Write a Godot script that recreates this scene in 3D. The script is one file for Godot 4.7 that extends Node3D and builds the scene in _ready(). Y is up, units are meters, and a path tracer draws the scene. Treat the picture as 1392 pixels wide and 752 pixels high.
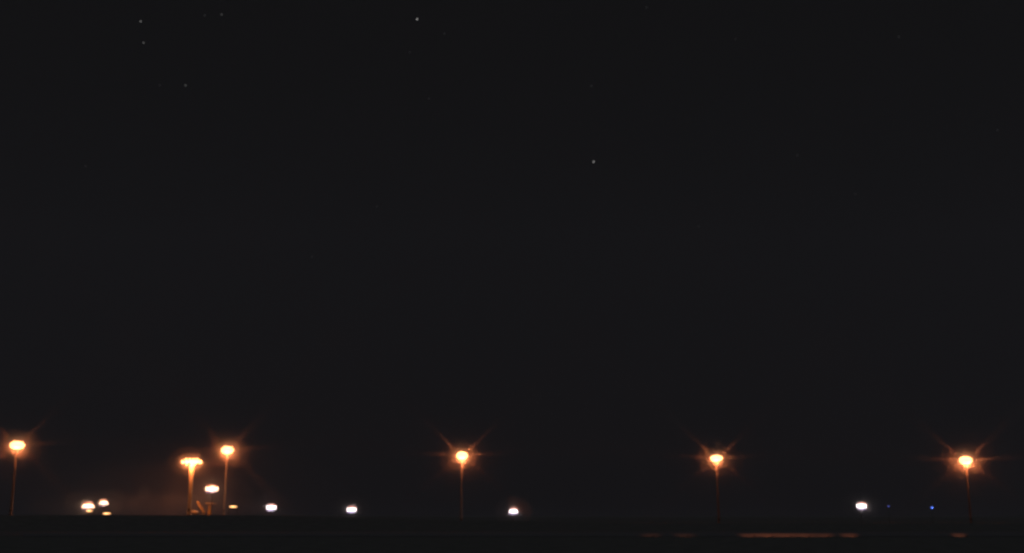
extends Node3D
# A dark airfield at night: tall sodium masts in a row, white floodlight banks, two blue marker lamps, faint stars.

var M := {}
var used := {}
var mist_root: Node3D
const SODIUM := Color(1.0, 0.22, 0.068)      # linear
const HALIDE := Color(1.0, 0.86, 0.84)
const WARM_HALIDE := Color(1.0, 0.60, 0.37)
const BLUE := Color(0.10, 0.22, 1.0)

func _ready() -> void:
	set_view()
	make_materials()
	make_ground()
	make_masts()
	make_broad_mast()
	make_wall()
	make_banks()
	make_small_lamps()
	make_yard()
	make_mist()
	make_stars()

# ---------------------------------------------------------------- camera, sky, moonlight
func set_view() -> void:
	var cam := Camera3D.new()
	cam.name = "camera"
	cam.fov = 28.0
	cam.near = 0.3
	cam.far = 9000.0
	add_child(cam)
	cam.position = Vector3(0, 2.43, 0)
	cam.rotation_degrees = Vector3(12.126, 0, 0)
	cam.current = true
	var ca := CameraAttributesPhysical.new()      # focus set a little short, so the far lamps are soft
	ca.frustum_focal_length = 48.129
	ca.frustum_near = 0.3
	ca.frustum_far = 9000.0
	ca.frustum_focus_distance = 20.0
	ca.exposure_aperture = 1.0
	cam.attributes = ca
	var e := Environment.new()
	e.background_mode = Environment.BG_SKY
	var sm := ProceduralSkyMaterial.new()
	sm.sky_top_color = Color8(14, 14, 14)
	sm.sky_horizon_color = Color8(14, 13, 14)
	sm.sky_curve = 0.2
	sm.ground_horizon_color = Color8(18, 18, 20)
	sm.ground_bottom_color = Color8(14, 14, 15)
	var sky := Sky.new()
	sky.sky_material = sm
	e.sky = sky
	e.tonemap_mode = Environment.TONE_MAPPER_LINEAR
	e.tonemap_exposure = 1.0
	e.fog_enabled = true
	e.fog_density = 0.00012
	e.fog_light_color = Color(0.92, 0.92, 0.96)
	e.volumetric_fog_enabled = true
	e.volumetric_fog_density = 0.0
	e.sdfgi_enabled = true
	e.ssao_enabled = true
	e.ssil_enabled = true
	var we := WorldEnvironment.new()
	we.name = "night_air"
	we.environment = e
	add_child(we)
	var moon := DirectionalLight3D.new()
	moon.name = "moonlight"
	moon.light_color = Color(0.93, 0.94, 1.0)
	moon.light_energy = 0.068
	moon.light_angular_distance = 0.5
	moon.shadow_enabled = true
	moon.sky_mode = DirectionalLight3D.SKY_MODE_LIGHT_ONLY
	add_child(moon)
	moon.rotation_degrees = Vector3(-68, 176, 0)

# ---------------------------------------------------------------- materials
func noise(freq: float, seed_: int, lo: Color, hi: Color, bump := false) -> NoiseTexture2D:
	var n := FastNoiseLite.new()
	n.seed = seed_
	n.frequency = freq
	n.fractal_octaves = 5
	var t := NoiseTexture2D.new()
	t.width = 512
	t.height = 512
	t.seamless = true
	t.noise = n
	if bump:
		t.as_normal_map = true
		t.bump_strength = 6.0
	else:
		var g := Gradient.new()
		g.set_color(0, lo)
		g.set_color(1, hi)
		t.color_ramp = g
	return t

func grey(v: float) -> Color:
	return Color(v, v, v).linear_to_srgb()

func tone(r: float, g: float, b: float) -> Color:
	return Color(r, g, b).linear_to_srgb()

func metal(name_: String, lo: Color, hi: Color, rough: float, metallic := 0.3, scale_ := 0.7) -> StandardMaterial3D:
	var m := StandardMaterial3D.new()
	m.resource_name = name_
	m.albedo_texture = noise(0.02, hash(name_) % 1000, lo, hi)
	m.uv1_triplanar = true
	m.uv1_scale = Vector3.ONE * scale_
	m.roughness = rough
	m.metallic = metallic
	return m

func glow(name_: String, c: Color, energy: float) -> StandardMaterial3D:
	var m := StandardMaterial3D.new()
	m.resource_name = name_
	m.albedo_color = grey(0.5)
	m.roughness = 0.3
	m.emission_enabled = true
	m.emission = c.linear_to_srgb()
	m.emission_energy_multiplier = energy
	return m

func make_materials() -> void:
	M.pole = metal("galvanised_steel", tone(0.25, 0.25, 0.25), tone(0.36, 0.36, 0.35), 0.65, 0.1)
	M.housing = metal("cast_housing", tone(0.14, 0.14, 0.14), tone(0.24, 0.24, 0.24), 0.5, 0.2, 2.0)
	M.dark = metal("dark_painted_steel", tone(0.04, 0.04, 0.045), tone(0.07, 0.07, 0.075), 0.6, 0.1)
	M.hood = metal("copper_painted_hood", tone(0.10, 0.016, 0.003), tone(0.14, 0.026, 0.005), 0.6, 0.0, 2.0)
	M.tray = metal("lavender_grey_tray", tone(0.026, 0.018, 0.075), tone(0.038, 0.026, 0.10), 0.55, 0.0, 2.0)
	M.yellow = metal("yellow_machine_paint", tone(0.55, 0.38, 0.12), tone(0.70, 0.50, 0.18), 0.6, 0.0)
	M.cream = metal("cream_sheet", tone(0.55, 0.47, 0.34), tone(0.72, 0.63, 0.47), 0.7, 0.0)
	M.rubber = metal("rubber", tone(0.02, 0.02, 0.02), tone(0.04, 0.04, 0.04), 0.85, 0.0)
	M.concrete = metal("concrete", tone(0.12, 0.118, 0.115), tone(0.19, 0.187, 0.18), 0.9, 0.0)
	M.sodium = glow("sodium_lens", Color(1.0, 0.38, 0.14), 6.5)
	M.halide = glow("halide_lens", HALIDE, 2.4)
	M.warm_halide = glow("warm_halide_lens", WARM_HALIDE, 2.8)
	M.amber = glow("amber_lens", Color(1.0, 0.50, 0.20), 1.0)
	M.blue = glow("blue_lens", BLUE, 0.6)
	M.violet = glow("violet_blue_lens", Color(0.16, 0.17, 0.75), 0.30)
	# dry grass and soil
	var g := StandardMaterial3D.new()
	g.resource_name = "dry_grass_ground"
	g.albedo_texture = noise(0.012, 11, tone(0.085, 0.086, 0.078), tone(0.135, 0.135, 0.122))
	g.uv1_triplanar = true
	g.uv1_world_triplanar = true
	g.uv1_scale = Vector3.ONE * 0.06
	g.roughness = 1.0
	g.metallic_specular = 0.0
	M.ground = g

# ---------------------------------------------------------------- helpers
func numbered(called: String) -> String:
	var n: int = used.get(called, 0)
	used[called] = n + 1
	return called if n == 0 else "%s_%03d" % [called, n]

func thing(called: String, label: String, category: String, at: Vector3, group := "") -> Node3D:
	var o := Node3D.new()
	o.name = numbered(called)
	o.position = at
	tag(o, label, category, group)
	add_child(o)
	return o

func tag(o: Node, label: String, category: String, group := "") -> void:
	o.set_meta("label", label)
	o.set_meta("category", category)
	if group:
		o.set_meta("group", group)

func copy(o: Node3D, called: String, label: String, at: Vector3) -> Node3D:
	var c: Node3D = o.duplicate()
	c.name = numbered(called)
	c.set_meta("label", label)
	c.position = at
	add_child(c)
	return c

func part(called: String, mesh: Mesh, m: Material, parent: Node, at := Vector3.ZERO, turn := Basis()) -> MeshInstance3D:
	var o := MeshInstance3D.new()
	o.name = called
	o.mesh = mesh
	o.material_override = m
	o.transform = Transform3D(turn, at)
	parent.add_child(o, true)
	return o

func begin() -> SurfaceTool:
	var st := SurfaceTool.new()
	st.begin(Mesh.PRIMITIVE_TRIANGLES)
	return st

func join(st: SurfaceTool, mesh: Mesh, t := Transform3D()) -> void:
	st.append_from(mesh, 0, t)

# profile: points (radius, height) from bottom to top, turned about y
func lathe(profile: Array, seg := 20) -> ArrayMesh:
	var st := begin()
	for i in profile.size() - 1:
		var a: Vector2 = profile[i]
		var b: Vector2 = profile[i + 1]
		for k in seg:
			var p := TAU * k / seg
			var q := TAU * (k + 1) / seg
			var v := [Vector3(cos(p) * a.x, a.y, sin(p) * a.x), Vector3(cos(q) * a.x, a.y, sin(q) * a.x), Vector3(cos(q) * b.x, b.y, sin(q) * b.x), Vector3(cos(p) * b.x, b.y, sin(p) * b.x)]
			for n in [0, 1, 2, 0, 2, 3]:
				st.set_smooth_group(i)
				st.add_vertex(v[n])
	st.generate_normals()
	return st.commit()

func box(x: float, y: float, z: float, c := 0.03) -> ArrayMesh:
	# a box with chamfered edges
	var h := Vector3(x, y, z) / 2.0
	c = minf(c, minf(h.x, minf(h.y, h.z)) * 0.45)
	var pts := PackedVector3Array()
	for sx in [-1.0, 1.0]:
		for sy in [-1.0, 1.0]:
			for sz in [-1.0, 1.0]:
				pts.append(Vector3(sx * (h.x - c), sy * (h.y - c), sz * h.z))
				pts.append(Vector3(sx * (h.x - c), sy * h.y, sz * (h.z - c)))
				pts.append(Vector3(sx * h.x, sy * (h.y - c), sz * (h.z - c)))
	var st := begin()
	st.set_smooth_group(-1)
	var quads := [
		[0, 3, 9, 6, Vector3(0, 0, 0)],
	]
	quads.clear()
	var at := func(sx: int, sy: int, sz: int, w: int) -> Vector3:
		return pts[((sx * 2 + sy) * 2 + sz) * 3 + w]
	var put := func(poly: Array) -> void:
		var n: Vector3 = (poly[1] - poly[0]).cross(poly[2] - poly[0])
		var mid := Vector3.ZERO
		for v in poly:
			mid += v
		if n.dot(mid) > 0.0:
			poly.reverse()      # front faces run clockwise
		for k in range(1, poly.size() - 1):
			for v in [poly[0], poly[k], poly[k + 1]]:
				st.add_vertex(v)
	for s in 2:
		put.call([at.call(0, 0, s, 0), at.call(1, 0, s, 0), at.call(1, 1, s, 0), at.call(0, 1, s, 0)])
		put.call([at.call(0, s, 0, 1), at.call(1, s, 0, 1), at.call(1, s, 1, 1), at.call(0, s, 1, 1)])
		put.call([at.call(s, 0, 0, 2), at.call(s, 1, 0, 2), at.call(s, 1, 1, 2), at.call(s, 0, 1, 2)])
		for r in 2:
			put.call([at.call(0, s, r, 0), at.call(1, s, r, 0), at.call(1, s, r, 1), at.call(0, s, r, 1)])
			put.call([at.call(s, 0, r, 0), at.call(s, 1, r, 0), at.call(s, 1, r, 2), at.call(s, 0, r, 2)])
			put.call([at.call(s, r, 0, 1), at.call(s, r, 1, 1), at.call(s, r, 1, 2), at.call(s, r, 0, 2)])
			for q in 2:
				put.call([at.call(s, r, q, 0), at.call(s, r, q, 1), at.call(s, r, q, 2)])
	st.generate_normals()
	return st.commit()

func tube(a: Vector3, b: Vector3, ra: float, rb: float, seg := 12) -> ArrayMesh:
	var st := begin()
	join(st, lathe([Vector2(0, 0), Vector2(ra, 0), Vector2(rb, a.distance_to(b)), Vector2(0, a.distance_to(b))], seg), Transform3D(upwards(b - a), a))
	return st.commit()

func upwards(d: Vector3) -> Basis:      # a basis whose y runs along d
	var y := d.normalized()
	var x := (Vector3.FORWARD if absf(y.z) < 0.9 else Vector3.RIGHT).cross(y).normalized()
	return Basis(x, y, x.cross(y))

func lamp(parent: Node, at: Vector3, c: Color, energy: float, size_ := 0.2) -> OmniLight3D:
	var l := OmniLight3D.new()
	l.name = "lamp_light"
	l.light_color = c.linear_to_srgb()
	l.light_energy = energy
	l.light_size = size_
	l.omni_range = 400.0
	l.omni_attenuation = 2.0
	l.shadow_enabled = true
	l.position = at
	parent.add_child(l, true)
	return l

func beam(parent: Node, at: Vector3, towards: Vector3, c: Color, energy: float, angle := 9.0) -> SpotLight3D:
	var l := SpotLight3D.new()
	l.name = "beam_light"
	l.light_color = c.linear_to_srgb()
	l.light_energy = energy
	l.light_size = 0.24
	l.spot_range = 400.0
	l.spot_attenuation = 2.0
	l.spot_angle = angle
	l.spot_angle_attenuation = 1.0
	l.shadow_enabled = true
	l.transform = Transform3D(Basis.looking_at(towards, Vector3.UP if absf(towards.normalized().y) < 0.95 else Vector3.RIGHT), at)
	parent.add_child(l, true)
	return l

func soft(a: float, b: float, x: float) -> float:
	var t := clampf((x - a) / (b - a), 0.0, 1.0)
	return t * t * (3.0 - 2.0 * t)

# ---------------------------------------------------------------- ground
var relief := FastNoiseLite.new()

func height(x: float, z: float) -> float:
	var d := -z
	var left := 1.0 - soft(-0.24, -0.02, x / maxf(d, 60.0))
	var terrace := 2.3 * left * soft(172.0, 212.0, d)
	var berm := (0.95 + 0.45 * soft(0.15, -0.1, x / maxf(d, 60.0))) * (1.0 - left) * exp(-pow((d - 205.0) / 16.0, 2.0))
	var rough_ := relief.get_noise_2d(x * 2.0, z * 2.0) * 0.16 * soft(182.0, 205.0, d) * (1.0 - soft(230.0, 260.0, d))
	return terrace + berm + rough_

func make_ground() -> void:
	relief.seed = 5
	relief.frequency = 0.03
	var xs := []
	var zs := []
	for i in range(-90, 91):
		xs.append(i * 3.0)
	for k in [340.0, 440.0, 600.0, 900.0, 1400.0, 2200.0]:
		xs.append(k)
		xs.push_front(-k)
	for k in [300.0, 150.0, 60.0, 0.0, -40.0, -80.0, -110.0]:
		zs.append(k)
	for i in range(0, 75):
		zs.append(-120.0 - i * 2.5)
	for k in [-320.0, -340.0, -370.0, -420.0, -500.0, -650.0, -900.0, -1300.0, -1900.0, -2700.0]:
		zs.append(k)
	var st := begin()
	for z in zs:
		for x in xs:
			st.set_uv(Vector2(x, z))
			st.add_vertex(Vector3(x, height(x, z), z))
	var w := xs.size()
	for j in zs.size() - 1:
		for i in w - 1:
			var a := j * w + i
			for n in [a, a + w, a + 1, a + 1, a + w, a + w + 1]:
				st.add_index(n)
	st.generate_normals()
	var o := part("ground", st.commit(), M.ground, self)
	o.set_meta("kind", "structure")
	o.set_meta("label", "dark grass field rising to a low bank on the left")
	# the paved strip this side of the bank
	var pm := StandardMaterial3D.new()
	pm.resource_name = "asphalt"
	pm.albedo_texture = noise(0.02, 21, tone(0.075, 0.075, 0.075), tone(0.115, 0.115, 0.115))
	pm.uv1_triplanar = true
	pm.uv1_world_triplanar = true
	pm.uv1_scale = Vector3.ONE * 0.11
	pm.roughness = 0.95
	pm.metallic_specular = 0.2
	var rs := begin()
	for i in 161:
		for j in 9:
			var x := -200.0 + 3.0 * i
			var d := 168.0 - 4.2 * j
			rs.add_vertex(Vector3(x, height(x, -d) + 0.02, -d))
	for i in 160:
		for j in 8:
			var a := i * 9 + j
			for q in [a, a + 9, a + 1, a + 1, a + 9, a + 10]:
				rs.add_index(q)
	rs.generate_normals()
	var road := part("taxiway", rs.commit(), pm, self)
	road.set_meta("kind", "structure")
	road.set_meta("label", "dark paved strip between the low wall and the bank")

# ---------------------------------------------------------------- the low wall and the lamps that wash it
func make_wall() -> void:
	var t := thing("low_wall", "low sloped concrete wall along the field, washed by dim reddish pools", "wall", Vector3(0, 0, -128.8))
	var blocks := []
	for k in 3:
		blocks.append(prism(PackedVector2Array([Vector2(0.30, -0.2), Vector2(0.30, 0.04), Vector2(-0.14, 0.37), Vector2(-0.30, 0.38), Vector2(-0.30, -0.2)]), 2.485 + 0.004 * k))
	for i in 60:
		part("wall_block", blocks[i % 3], M.concrete, t, Vector3(-54.0 + 2.5 * i, 0.006 * sin(i * 2.3), 0.008 * sin(i * 1.7)), Basis(Vector3.UP, -PI / 2))
	var rows := [
		[15.7, 0.5, 38.0, "faint pool at the left end of the lit wall"],
		[19.5, 0.55, 40.0, "second faint pool on the wall from the left"],
		[26.9, 1.6, 40.0, "left end of the longest bright stretch of wall"],
		[28.9, 2.2, 42.0, "brightest stretch of the low wall"],
		[31.0, 2.0, 42.0, "right half of the brightest stretch of wall"],
		[33.1, 1.8, 40.0, "middle of the long bright stretch, right of the brightest part"],
		[35.2, 1.3, 38.0, "right part of the longest bright stretch of wall"],
		[38.1, 1.5, 34.0, "short stretch of wall below the right white floodlight"],
		[50.5, 1.5, 28.0, "small lone pool on the wall below the rightmost mast"],
	]
	for r in rows:
		var o := thing("wall_lamp", "hooded ground lamp before the " + r[3], "lamp", Vector3(r[0], 0, -126.5), "hooded ground lamps in front of the low wall")
		part("hood", box(0.16, 0.1, 0.2, 0.02), M.dark, o, Vector3(0, 0.12, 0))
		part("spike", box(0.03, 0.2, 0.03, 0.005), M.dark, o, Vector3(0, 0.0, 0))
		part("lens", box(0.12, 0.07, 0.01, 0.003), M.amber, o, Vector3(0, 0.12, -0.106))
		beam(o, Vector3(0, 0.12, -0.14), Vector3(0, 0.05, -1), Color(1.0, 0.27, 0.11), r[1] * 1.5, r[2])

# ---------------------------------------------------------------- masts
var bell: ArrayMesh
var lens: ArrayMesh
var bracket: ArrayMesh

func floodlight(parent: Node, at: Vector3, aim: Vector3, m: Material, s := 1.0) -> void:
	if bell == null:
		bell = lathe([Vector2(0, -0.34), Vector2(0.13, -0.33), Vector2(0.17, -0.28), Vector2(0.2, -0.1), Vector2(0.36, 0.06), Vector2(0.43, 0.2), Vector2(0.45, 0.21), Vector2(0.45, 0.25), Vector2(0.42, 0.25), Vector2(0.40, 0.2)], 18)
		lens = lathe([Vector2(0.405, 0.2), Vector2(0.3, 0.25), Vector2(0.16, 0.275), Vector2(0, 0.28)], 18)
		var st := begin()
		join(st, box(0.05, 0.34, 0.06, 0.01), Transform3D(Basis(), Vector3(-0.46, -0.02, 0)))
		join(st, box(0.05, 0.34, 0.06, 0.01), Transform3D(Basis(), Vector3(0.46, -0.02, 0)))
		join(st, box(0.97, 0.05, 0.06, 0.01), Transform3D(Basis(), Vector3(0, -0.38, 0)))
		bracket = st.commit()
	var turn := upwards(aim).scaled(Vector3.ONE * s)
	var f := part("floodlight", bell, M.housing, parent, at, turn)
	part("lens", lens, m, f)
	part("bracket", bracket, M.dark, f)

func build_mast(called: String, label: String, at: Vector3, tall: float) -> Node3D:
	var t := thing(called, label, "light mast", at, "tall sodium light masts in a row")
	part("pole", lathe([Vector2(0.34, 0.1), Vector2(0.30, 2.0), Vector2(0.23, tall * 0.6), Vector2(0.17, tall - 0.5), Vector2(0.0, tall - 0.5)], 20), M.pole, t)
	part("footing", lathe([Vector2(0.7, -0.6), Vector2(0.7, 0.09), Vector2(0.66, 0.12), Vector2(0.0, 0.12)], 20), M.concrete, t)
	var fl := begin()
	join(fl, lathe([Vector2(0.52, 0.12), Vector2(0.52, 0.18), Vector2(0.36, 0.18), Vector2(0.335, 0.5)], 20))
	for k in 8:
		var a := TAU * k / 8.0
		join(fl, lathe([Vector2(0.04, 0.18), Vector2(0.04, 0.26), Vector2(0, 0.26)], 6), Transform3D(Basis(), Vector3(cos(a) * 0.44, 0, sin(a) * 0.44)))
	part("base_flange", fl.commit(), M.pole, t)
	part("access_door", box(0.3, 0.7, 0.06, 0.02), M.dark, t, Vector3(0, 1.1, 0.31))
	var c := begin()
	join(c, lathe([Vector2(0.17, tall - 2.2), Vector2(0.34, tall - 1.25), Vector2(0.5, tall - 0.95), Vector2(0, tall - 0.9)], 16))
	for k in 6:
		var a := TAU * (k + 0.5) / 6.0
		join(c, tube(Vector3(cos(a) * 0.2, tall - 1.7, sin(a) * 0.2), Vector3(cos(a) * 1.3, tall - 0.7, sin(a) * 1.3), 0.03, 0.03, 6))
	part("crown_frame", c.commit(), M.housing, t)
	return t

func crown_lamps(t: Node3D, tall: float, spin: float, power: float, rays: float, shape := Vector2(1.6, 1.0)) -> void:
	# an oval lantern bowl ringed by small floodlights
	var w := shape.x
	var h := shape.y
	var bowl := []
	for k in 13:
		var a := -PI / 2 + PI * k / 12.0
		bowl.append(Vector2(cos(a) * w, sin(a) * h))
	var lb := part("lantern_bowl", lathe(bowl, 28), M.sodium, t, Vector3(0, tall, 0))
	var tm := TorusMesh.new()
	tm.inner_radius = w - 0.02
	tm.outer_radius = w + 0.05
	part("bowl_rim", tm, M.housing, lb)
	for k in 4:
		var a := spin + TAU * k / 4.0
		var out := Vector3(cos(a), 0, sin(a))
		for e in [0.06, 0.95, -0.85]:
			var aim := (out + Vector3(0, e, 0)).normalized()
			var place := Vector3(0, tall, 0) + Vector3(out.x * w * cos(atan(e)), h * sin(atan(e)), out.z * w * cos(atan(e))) + aim * 0.12
			floodlight(t, place, aim, M.sodium, 0.55)
			if absf(out.x) > 0.5:
				beam(t, place + aim * 0.34, aim, SODIUM, power * rays * (4.2 if e > 0.5 else (3.6 if e > -0.5 else 2.8)), 7.5)
	for s in [1.0, -1.0]:
		lamp(t, Vector3(0, tall - h - 0.35, s * 1.25), SODIUM, power * 0.5, 0.5)

func make_masts() -> void:
	var rows := [
		# x, z, height of the crown, spin of the crown, power, beam strength, half width and half height of the bowl
		[-114.02, -258.0, 18.1, 0.15, 38.0, 9.5, Vector2(1.6, 0.9), "leftmost tall sodium mast, at the left edge above the bank"],
		[-70.04, -275.8, 18.0, 0.3, 56.0, 7.2, Vector2(1.5, 0.9), "tall sodium mast standing just right of the wide-headed amber mast"],
		[-13.45, -301.8, 18.0, 0.1, 68.0, 5.6, Vector2(1.5, 1.05), "tall sodium mast in the middle, between the second and third white floodlights"],
		[57.87, -317.7, 18.05, -0.1, 60.0, 7.2, Vector2(1.7, 0.85), "tall sodium mast with its whole pole in view, left end of the lit pavement"],
		[132.78, -328.6, 18.0, 0.25, 80.0, 7.0, Vector2(1.8, 1.15), "rightmost tall sodium mast, its star of beams the widest"],
	]
	for r in rows:
		var g := height(r[0], r[1])
		var t := build_mast("light_mast", r[7], Vector3(r[0], g, r[1]), r[2] - g)
		crown_lamps(t, r[2] - g, r[3], r[4], r[5], r[6])

func make_broad_mast() -> void:
	var at := Vector3(-74.6, 0, -262.0)
	at.y = height(at.x, at.z)
	var tall := 14.3 - at.y
	var t := thing("wide_light_mast", "amber mast with a wide flat head and a thick brightly lit pole", "light mast", at)
	part("pole", lathe([Vector2(0.42, 0.1), Vector2(0.46, tall * 0.5), Vector2(0.56, tall - 0.5), Vector2(0.62, tall - 0.25), Vector2(0, tall - 0.25)], 24), M.cream, t)
	part("footing", lathe([Vector2(0.9, -0.6), Vector2(0.9, 0.09), Vector2(0.86, 0.12), Vector2(0, 0.12)], 20), M.concrete, t)
	part("access_door", box(0.36, 0.8, 0.06, 0.02), M.dark, t, Vector3(0, 1.2, 0.42))
	var c := begin()
	join(c, box(4.4, 0.16, 0.3, 0.03), Transform3D(Basis(), Vector3(0, tall - 0.1, 0)))
	join(c, box(4.0, 0.12, 0.2, 0.03), Transform3D(Basis(), Vector3(0, tall + 0.72, -0.1)))
	for s in [-1.9, -0.95, 0.95, 1.9]:
		join(c, box(0.1, 0.78, 0.1, 0.02), Transform3D(Basis(), Vector3(s, tall + 0.3, -0.08)))
	part("cross_arm", c.commit(), M.housing, t)
	var dp := part("diffuser_panel", box(4.5, 0.5, 0.14, 0.06), M.sodium, t, Vector3(0, tall + 0.3, 0.2))
	part("panel_frame", box(4.6, 0.08, 0.2, 0.02), M.housing, dp, Vector3(0, -0.36, 0))
	for k in 5:
		floodlight(t, Vector3(-1.95 + 0.975 * k, tall + 0.22, 0.45), Vector3((k - 2) * 0.2, -0.35, 1), M.sodium)
	for k in 4:
		floodlight(t, Vector3(-1.2 + 0.8 * k, tall + 0.72, 0.3), Vector3((k - 1.5) * 0.3, -0.1, 1), M.sodium, 0.8)
	for k in [-1.0, 1.0]:
		floodlight(t, Vector3(1.3 * k, tall + 0.2, -0.5), Vector3(k * 0.4, -0.6, -1), M.sodium)
	for s in [1.0, -1.0]:
		var b := part("lamp_globe", lathe([Vector2(0, -0.22), Vector2(0.15, -0.15), Vector2(0.22, 0.0), Vector2(0.15, 0.15), Vector2(0, 0.22)], 14), M.sodium, t, Vector3(s * 0.9, tall - 0.55, 1.2))
		part("globe_arm", tube(Vector3(0, 0.2, 0), Vector3(0, 0.45, -1.1), 0.03, 0.03, 6), M.dark, b)
		lamp(t, Vector3(s * 0.9, tall - 0.55, 1.2), Color(1.0, 0.25, 0.07), 48.0)
	lamp(t, Vector3(0, tall - 0.5, -1.6), Color(1.0, 0.25, 0.07), 40.0)
	var b2 := part("lamp_globe", lathe([Vector2(0, -0.22), Vector2(0.15, -0.15), Vector2(0.22, 0.0), Vector2(0.15, 0.15), Vector2(0, 0.22)], 14), M.sodium, t, Vector3(0, tall - 0.5, -1.6))
	part("globe_arm", tube(Vector3(0, 0.2, 0), Vector3(0, 0.4, 1.5), 0.03, 0.03, 6), M.dark, b2)

# ---------------------------------------------------------------- white floodlight banks on posts
func build_bank(label: String, at: Vector3, top: float, counts: Array, power: float, warm := false) -> Node3D:
	var g := height(at.x, at.z)
	var t := thing("floodlight_bank", label, "floodlight", Vector3(at.x, g, at.z), "white floodlight banks on dark posts")
	var h := top - g
	part("post", lathe([Vector2(0.12, -0.3), Vector2(0.10, 0.6), Vector2(0.07, h + 0.3), Vector2(0, h + 0.3)], 14), M.dark, t, Vector3(0, 0, -0.5))
	part("base_plate", box(0.6, 0.06, 0.6, 0.02), M.dark, t, Vector3(0, 0.03, -0.5))
	var widest: int = counts.max()
	var half := 0.31 * widest
	var tall := 0.23 * counts.size() + 0.08
	var c := begin()
	for s in [-0.6, 0.6]:
		join(c, box(half * 2.0, 0.1, 0.1, 0.02), Transform3D(Basis(), Vector3(0, h + s * tall, -0.42)))
	part("cross_arm", c.commit(), M.dark, t)
	for j in counts.size():
		var n: int = counts[j]
		for i in n:
			floodlight(t, Vector3((i - (n - 1) / 2.0) * 0.62, h + (j - (counts.size() - 1) / 2.0) * 0.46, 0), Vector3((i - (n - 1) / 2.0) * 0.06, -0.08, 1), M.warm_halide if warm else M.halide, 0.68)
	# flared hood above and tray below the lamps
	part("hood", box(half * 1.6, 0.04, 0.7, 0.01), M.hood, t, Vector3(0.1, h + tall + 0.08, 0.35), Basis(Vector3.RIGHT, -0.85))
	part("tray", box(half * 1.7, 0.04, 0.7, 0.01), M.tray, t, Vector3(-0.1, h - tall - 0.12, 0.35), Basis(Vector3.RIGHT, 0.85))
	part("side_visor", box(0.04, tall * 1.1, 0.4, 0.01), M.hood, t, Vector3(half + 0.14, h + 0.08, 0.4), Basis(Vector3.UP, 0.55))
	lamp(t, Vector3(0, h, 0.75), WARM_HALIDE if warm else HALIDE, power, 0.35)
	return t

func make_banks() -> void:
	build_bank("larger white floodlight of the two at far left, over a small amber lamp", Vector3(-100.99, 0, -270.0), 4.5, [5, 4], 10.0, true)
	build_bank("smaller upper white floodlight of the pair at far left", Vector3(-102.77, 0, -285.0), 5.4, [4, 3], 7.0, true)
	build_bank("white floodlight high between the two amber masts, above the yard machines", Vector3(-71.23, 0, -268.0), 8.45, [5, 5], 16.0, true)
	build_bank("white floodlight just right of the small amber strip lamp", Vector3(-59.44, 0, -280.0), 4.2, [4, 4], 7.0)
	build_bank("white floodlight left of the middle mast, alone above dark ground", Vector3(-41.73, 0, -295.0), 3.75, [4, 4], 7.0)
	build_bank("white floodlight right of the middle mast", Vector3(0.39, 0, -300.0), 3.4, [4, 3], 8.0)
	build_bank("white floodlight on the right, beside the two blue lamps", Vector3(89.45, 0, -290.0), 4.64, [4, 4], 10.0)

# ---------------------------------------------------------------- small lamps
func make_small_lamps() -> void:
	var strips := [
		[Vector3(-95.05, 3.3, -255.0), "short amber strip lamp tucked under the large white floodlight at far left", 1.5, 1.0],
		[Vector3(-93.61, 2.72, -262.0), "amber strip lamp lowest of the far left group", 1.9, 1.0],
		[Vector3(-61.52, 4.18, -250.0), "amber strip lamp alone to the right of the lit yard machines", 1.75, 1.0],
	]
	for s in strips:
		var p: Vector3 = s[0]
		var g := height(p.x, p.z)
		var t := thing("strip_lamp", s[1], "lamp", Vector3(p.x, g, p.z), "small amber strip lamps")
		var h := p.y - g
		var w: float = s[2]
		part("housing", box(w + 0.14, 0.12, 0.4, 0.03), M.dark, t, Vector3(0, h + 0.30, 0))
		var tm := lathe([Vector2(0, -w / 2), Vector2(0.12, -w / 2 + 0.02), Vector2(0.22, -w / 2 + 0.18), Vector2(0.22, w / 2 - 0.18), Vector2(0.12, w / 2 - 0.02), Vector2(0, w / 2)], 14)
		part("tube_lens", tm, M.amber, t, Vector3(0, h, 0.05), Basis(Vector3.BACK, PI / 2))
		for k in [-1.0, 1.0]:
			part("leg", box(0.07, maxf(h + 0.24, 0.3), 0.07, 0.015), M.dark, t, Vector3(k * (w / 2 + 0.05), (h + 0.24) / 2, -0.12))
		lamp(t, Vector3(0, h - 0.05, 0.5), Color(1.0, 0.42, 0.14), 1.2, 0.2)
	var blues := [
		[Vector3(101.4, 4.66, -305.0), "fainter blue marker lamp, nearer the white floodlight", 0.26, M.violet, 0.05],
		[Vector3(113.06, 4.27, -305.0), "brighter blue marker lamp, nearer the rightmost mast", 0.36, M.blue, 0.25],
	]
	for s in blues:
		var p: Vector3 = s[0]
		var g := height(p.x, p.z)
		var h := p.y - g
		var r: float = s[2]
		var t := thing("blue_marker_lamp", s[1], "lamp", Vector3(p.x, g, p.z), "blue marker lamps on slim posts")
		part("post", lathe([Vector2(0.05, 0.05), Vector2(0.035, h - r), Vector2(0, h - r)], 10), M.dark, t)
		part("base", lathe([Vector2(0.25, -0.2), Vector2(0.25, 0.05), Vector2(0, 0.06)], 14), M.concrete, t)
		part("collar", lathe([Vector2(r * 0.7, h - r * 1.3), Vector2(r * 0.9, h - r * 0.8), Vector2(r * 0.9, h - r * 0.55), Vector2(0, h - r * 0.55)], 14), M.dark, t)
		part("lens_dome", lathe([Vector2(r * 0.85, h - r * 0.54), Vector2(r, h - r * 0.1), Vector2(r * 0.9, h + r * 0.4), Vector2(r * 0.5, h + r * 0.8), Vector2(0, h + r)], 16), s[3], t)
		lamp(t, Vector3(0, h, r + 0.1), BLUE, s[4], 0.1)

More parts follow.
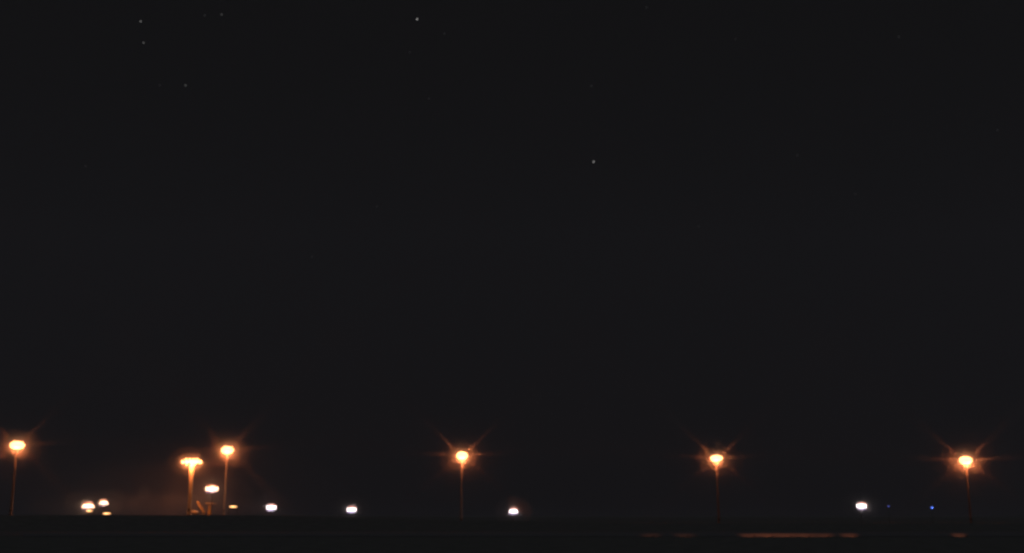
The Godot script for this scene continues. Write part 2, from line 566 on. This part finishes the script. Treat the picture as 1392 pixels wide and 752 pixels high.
# ---------------------------------------------------------------- the lit yard under the wide mast
func wheel(parent: Node, at: Vector3, r: float) -> void:
	var w := part("wheel", lathe([Vector2(0, -0.09), Vector2(r * 0.9, -0.09), Vector2(r, -0.05), Vector2(r, 0.05), Vector2(r * 0.9, 0.09), Vector2(0, 0.09)], 18), M.rubber, parent, at, Basis(Vector3.RIGHT, PI / 2))
	part("rim", lathe([Vector2(0, -0.1), Vector2(r * 0.55, -0.1), Vector2(r * 0.55, 0.1), Vector2(0, 0.1)], 14), M.pole, w)

func make_yard() -> void:
	# low covered trailer
	var p := Vector3(-75.5, 0, -268.0)
	p.y = height(p.x, p.z)
	var t := thing("covered_trailer", "low covered trailer, a flat amber-lit lozenge under the wide mast", "trailer", p)
	part("chassis", box(2.2, 0.14, 1.3, 0.03), M.dark, t, Vector3(0, 0.5, 0))
	var cov := begin()
	var prof := PackedVector2Array([Vector2(-1.2, 0.58), Vector2(1.2, 0.58), Vector2(1.25, 0.75), Vector2(1.1, 1.02), Vector2(0.5, 1.2), Vector2(-0.5, 1.3), Vector2(-1.05, 1.22), Vector2(-1.25, 0.95)])
	join(cov, prism(prof, 1.4), Transform3D())
	part("cover", cov.commit(), M.cream, t)
	part("drawbar", box(0.9, 0.08, 0.08, 0.02), M.dark, t, Vector3(-1.5, 0.45, 0))
	for k in [-0.75, 0.75]:
		for s in [-0.6, 0.6]:
			wheel(t, Vector3(k, 0.28, s), 0.28)
	# belt loader
	p = Vector3(-74.2, 0, -270.0)
	p.y = height(p.x, p.z)
	t = thing("belt_loader", "leaning amber-lit belt loader beside the T-shaped stand", "loader", p)
	var a := Vector3(0.85, 0.55, 0)
	var b := Vector3(-0.95, 3.15, 0)
	var tilt := Basis(Vector3.BACK, atan2(b.y - a.y, b.x - a.x))
	var length := a.distance_to(b)
	part("boom", box(length, 0.32, 0.9, 0.04), M.yellow, t, (a + b) / 2, tilt)
	part("belt", box(length * 0.98, 0.06, 0.62, 0.02), M.rubber, t, (a + b) / 2 + tilt * Vector3(0, -0.2, 0), tilt)
	for s in [-0.5, 0.5]:
		part("rail", box(length * 1.02, 0.16, 0.07, 0.02), M.yellow, t, (a + b) / 2 + tilt * Vector3(0, -0.22, s), tilt)
	part("strut", tube(Vector3(-0.6, 0.4, 0), Vector3(-0.35, 2.2, 0), 0.06, 0.06, 8), M.dark, t)
	part("chassis", box(2.2, 0.18, 1.2, 0.04), M.dark, t, Vector3(0, 0.42, 0))
	for k in [-0.8, 0.8]:
		for s in [-0.6, 0.6]:
			wheel(t, Vector3(k, 0.3, s), 0.3)
	# T-shaped stand
	p = Vector3(-72.2, 0, -271.0)
	p.y = height(p.x, p.z)
	t = thing("canopy_stand", "amber-lit T-shaped stand with a flat canopy under the high white floodlight", "canopy", p)
	part("column", box(0.8, 2.5, 0.55, 0.06), M.yellow, t, Vector3(-0.1, 1.32, 0))
	part("footing", box(1.2, 0.2, 0.9, 0.04), M.concrete, t, Vector3(-0.1, 0.02, 0))
	part("canopy", box(2.3, 0.42, 1.8, 0.1), M.cream, t, Vector3(0.12, 2.78, 0.1), Basis(Vector3.BACK, -0.07))
	part("canopy_rib", box(1.4, 0.12, 0.1, 0.02), M.dark, t, Vector3(0, 2.5, 0.3))

func prism(profile: PackedVector2Array, deep: float) -> ArrayMesh:
	var st := begin()
	st.set_smooth_group(-1)
	var n := profile.size()
	for i in n:
		var p := profile[i]
		var q := profile[(i + 1) % n]
		var v := [Vector3(p.x, p.y, deep / 2), Vector3(q.x, q.y, deep / 2), Vector3(q.x, q.y, -deep / 2), Vector3(p.x, p.y, -deep / 2)]
		for k in [0, 1, 2, 0, 2, 3]:
			st.add_vertex(v[k])
	for i in range(1, n - 1):
		for s in [1.0, -1.0]:
			var tri := [profile[0], profile[i + 1], profile[i]] if s > 0 else [profile[0], profile[i], profile[i + 1]]
			for q in tri:
				st.add_vertex(Vector3(q.x, q.y, s * deep / 2))
	st.generate_normals()
	return st.commit()

# ---------------------------------------------------------------- damp air round the lamps
func puff(at: Vector3, size_: Vector3, density: float) -> void:
	var key := "fog_%.5f" % density
	if not M.has(key):
		var m := FogMaterial.new()
		m.resource_name = "mist"
		m.density = density
		m.albedo = Color(0.97, 0.97, 0.97)
		M[key] = m
	var f := FogVolume.new()
	f.name = "mist_puff"
	f.shape = RenderingServer.FOG_VOLUME_SHAPE_ELLIPSOID
	f.size = size_
	f.material = M[key]
	f.position = at
	mist_root.add_child(f, true)

func make_mist() -> void:
	mist_root = Node3D.new()
	mist_root.name = "mist"
	mist_root.set_meta("kind", "stuff")
	mist_root.set_meta("label", "thin night mist lit by the lamps it hangs around")
	add_child(mist_root)
	for m in [[-114.02, 18.0, -258.0, 0.88], [-70.04, 18.0, -275.8, 0.92], [-13.45, 18.0, -301.8, 1.0], [57.87, 18.0, -317.7, 0.95], [132.78, 18.0, -328.6, 1.15]]:
		var at := Vector3(m[0], m[1], m[2])
		var s: float = m[3]
		for q in [[2.2, 0.06], [2.9, 0.024], [3.7, 0.009], [4.6, 0.0055], [5.8, 0.0026], [7.5, 0.0010], [10.0, 0.0004], [14.0, 0.0002]]:
			puff(at, Vector3(1.1, 0.95, 1.0) * 2.0 * q[0] * s, q[1])
	for q in [[2.7, 0.05], [3.4, 0.012], [5.0, 0.003]]:
		puff(Vector3(-74.6, 14.4, -261.5), Vector3(1.1, 0.7, 1.0) * 2.0 * q[0], q[1])
	for w in [[-100.99, 4.5, -270.0, 1.15], [-102.77, 5.4, -285.0, 0.9], [-71.23, 8.5, -268.0, 1.15], [-59.44, 4.2, -280.0, 1.0], [-41.73, 3.75, -295.0, 1.0], [0.39, 3.4, -300.0, 1.0], [89.45, 4.64, -290.0, 1.0]]:
		var s: float = w[3]
		for q in [[1.5, 0.05], [2.4, 0.012], [4.5, 0.003]]:
			puff(Vector3(w[0], w[1], w[2] + 0.4), Vector3(1.15, 0.85, 1.0) * 2.0 * q[0] * s, q[1])
	# drifting shreds over the left yard, and the thicker air that hangs there
	puff(Vector3(-84.0, 7.0, -272.0), Vector3(44, 16, 30), 0.0009)
	puff(Vector3(-86.0, 6.0, -270.0), Vector3(62, 20, 34), 0.0005)
	puff(Vector3(-87.0, 4.2, -268.0), Vector3(58, 8, 22), 0.0018)
	puff(Vector3(-82.0, 3.8, -267.0), Vector3(34, 7, 18), 0.003)
	puff(Vector3(-82.0, 6.0, -270.0), Vector3(90, 30, 40), 0.0004)
	puff(Vector3(-95.0, 6.4, -270.0), Vector3(5.5, 5.0, 4), 0.014)
	puff(Vector3(-92.0, 5.0, -270.0), Vector3(14.0, 5.0, 6), 0.006)
	puff(Vector3(-94.2, 4.2, -270.0), Vector3(3.4, 3.0, 3), 0.03)
	puff(Vector3(-87.3, 7.4, -268.0), Vector3(3.4, 4.2, 3), 0.03)
	puff(Vector3(-89.4, 5.0, -268.0), Vector3(3.2, 3.8, 3), 0.02)
	puff(Vector3(-73.0, 5.2, -269.0), Vector3(8.0, 8.0, 5), 0.010)
	puff(Vector3(-76.5, 4.6, -270.0), Vector3(7.0, 5.0, 5), 0.008)
	puff(Vector3(-69.5, 5.6, -270.0), Vector3(6.0, 7.0, 5), 0.010)
	puff(Vector3(-80.0, 6.0, -266.0), Vector3(5.0, 9.0, 5), 0.006)
	puff(Vector3(-104.5, 3.9, -268.0), Vector3(9.0, 3.6, 5), 0.004)

# ---------------------------------------------------------------- stars
func make_stars() -> void:
	var ball := SphereMesh.new()
	ball.radius = 1.0
	ball.height = 2.0
	ball.radial_segments = 12
	ball.rings = 6
	var rows := [
		[-138.1, 708.0, 0.62, 1.05, "brightest star near the top edge, left of centre"],
		[115.5, 490.7, 0.34, 1.25, "bright pale star alone in the middle of the sky, right of centre"],
		[-540.5, 704.6, 0.32, 1.0, "upper and brighter star of the close pair at top left"],
		[-533.9, 671.3, 0.17, 1.0, "lower star of the close pair at top left"],
		[-469.1, 605.7, 0.10, 1.15, "dim star below and right of the close pair at top left"],
		[-423.3, 715.0, 0.09, 1.1, "dim star near the top edge, right of the close pair"],
		[-447.9, 713.8, 0.035, 1.0, "faint star at the top left, left of a slightly brighter one"], [114.1, 604.6, 0.045, 1.1, "faint star in the upper right half, above the bright lone star"], [561.2, 680.5, 0.045, 1.1, "faint star near the top right corner"], [-506.1, 605.7, 0.03, 1.0, "very faint star left of the dim star below the close pair"],
		[-603.0, 484.2, 0.045, 1.0, "faint star near the left edge, a third of the way down"], [-277.8, 352.9, 0.04, 1.0, "faint star low in the sky, left of centre, lowest of all"], [-189.8, 424.9, 0.03, 1.0, "very faint star left of centre, above the lowest star"], [-147.8, 656.5, 0.025, 1.0, "very faint star just under the brightest star"],
		[-98.2, 685.1, 0.025, 1.0, "very faint star right of the brightest star"], [196.4, 726.5, 0.03, 1.0, "faint star touching the top edge, right of centre"], [324.2, 677.0, 0.022, 1.0, "very faint star at the top, between centre and right corner"], [404.3, 500.6, 0.035, 1.0, "faint star right of the bright lone star"],
		[482.8, 443.2, 0.028, 1.0, "very faint star far right, lower than its neighbour"], [261.0, 396.2, 0.028, 1.0, "very faint star below and right of the bright lone star"], [-119.1, 585.5, 0.02, 1.0, "very faint star well below the brightest star"], [691.1, 537.8, 0.022, 1.0, "very faint star close to the right edge"],
	]
	for r in rows:
		var o := MeshInstance3D.new()
		o.name = numbered("star")
		o.mesh = ball
		o.material_override = glow("starlight", Color(1.0, 0.98, 0.95), r[2] * 0.9)
		o.position = Vector3(r[0], r[1], -1500.0)
		o.scale = Vector3.ONE * r[3]
		tag(o, r[4], "star", "stars")
		add_child(o)
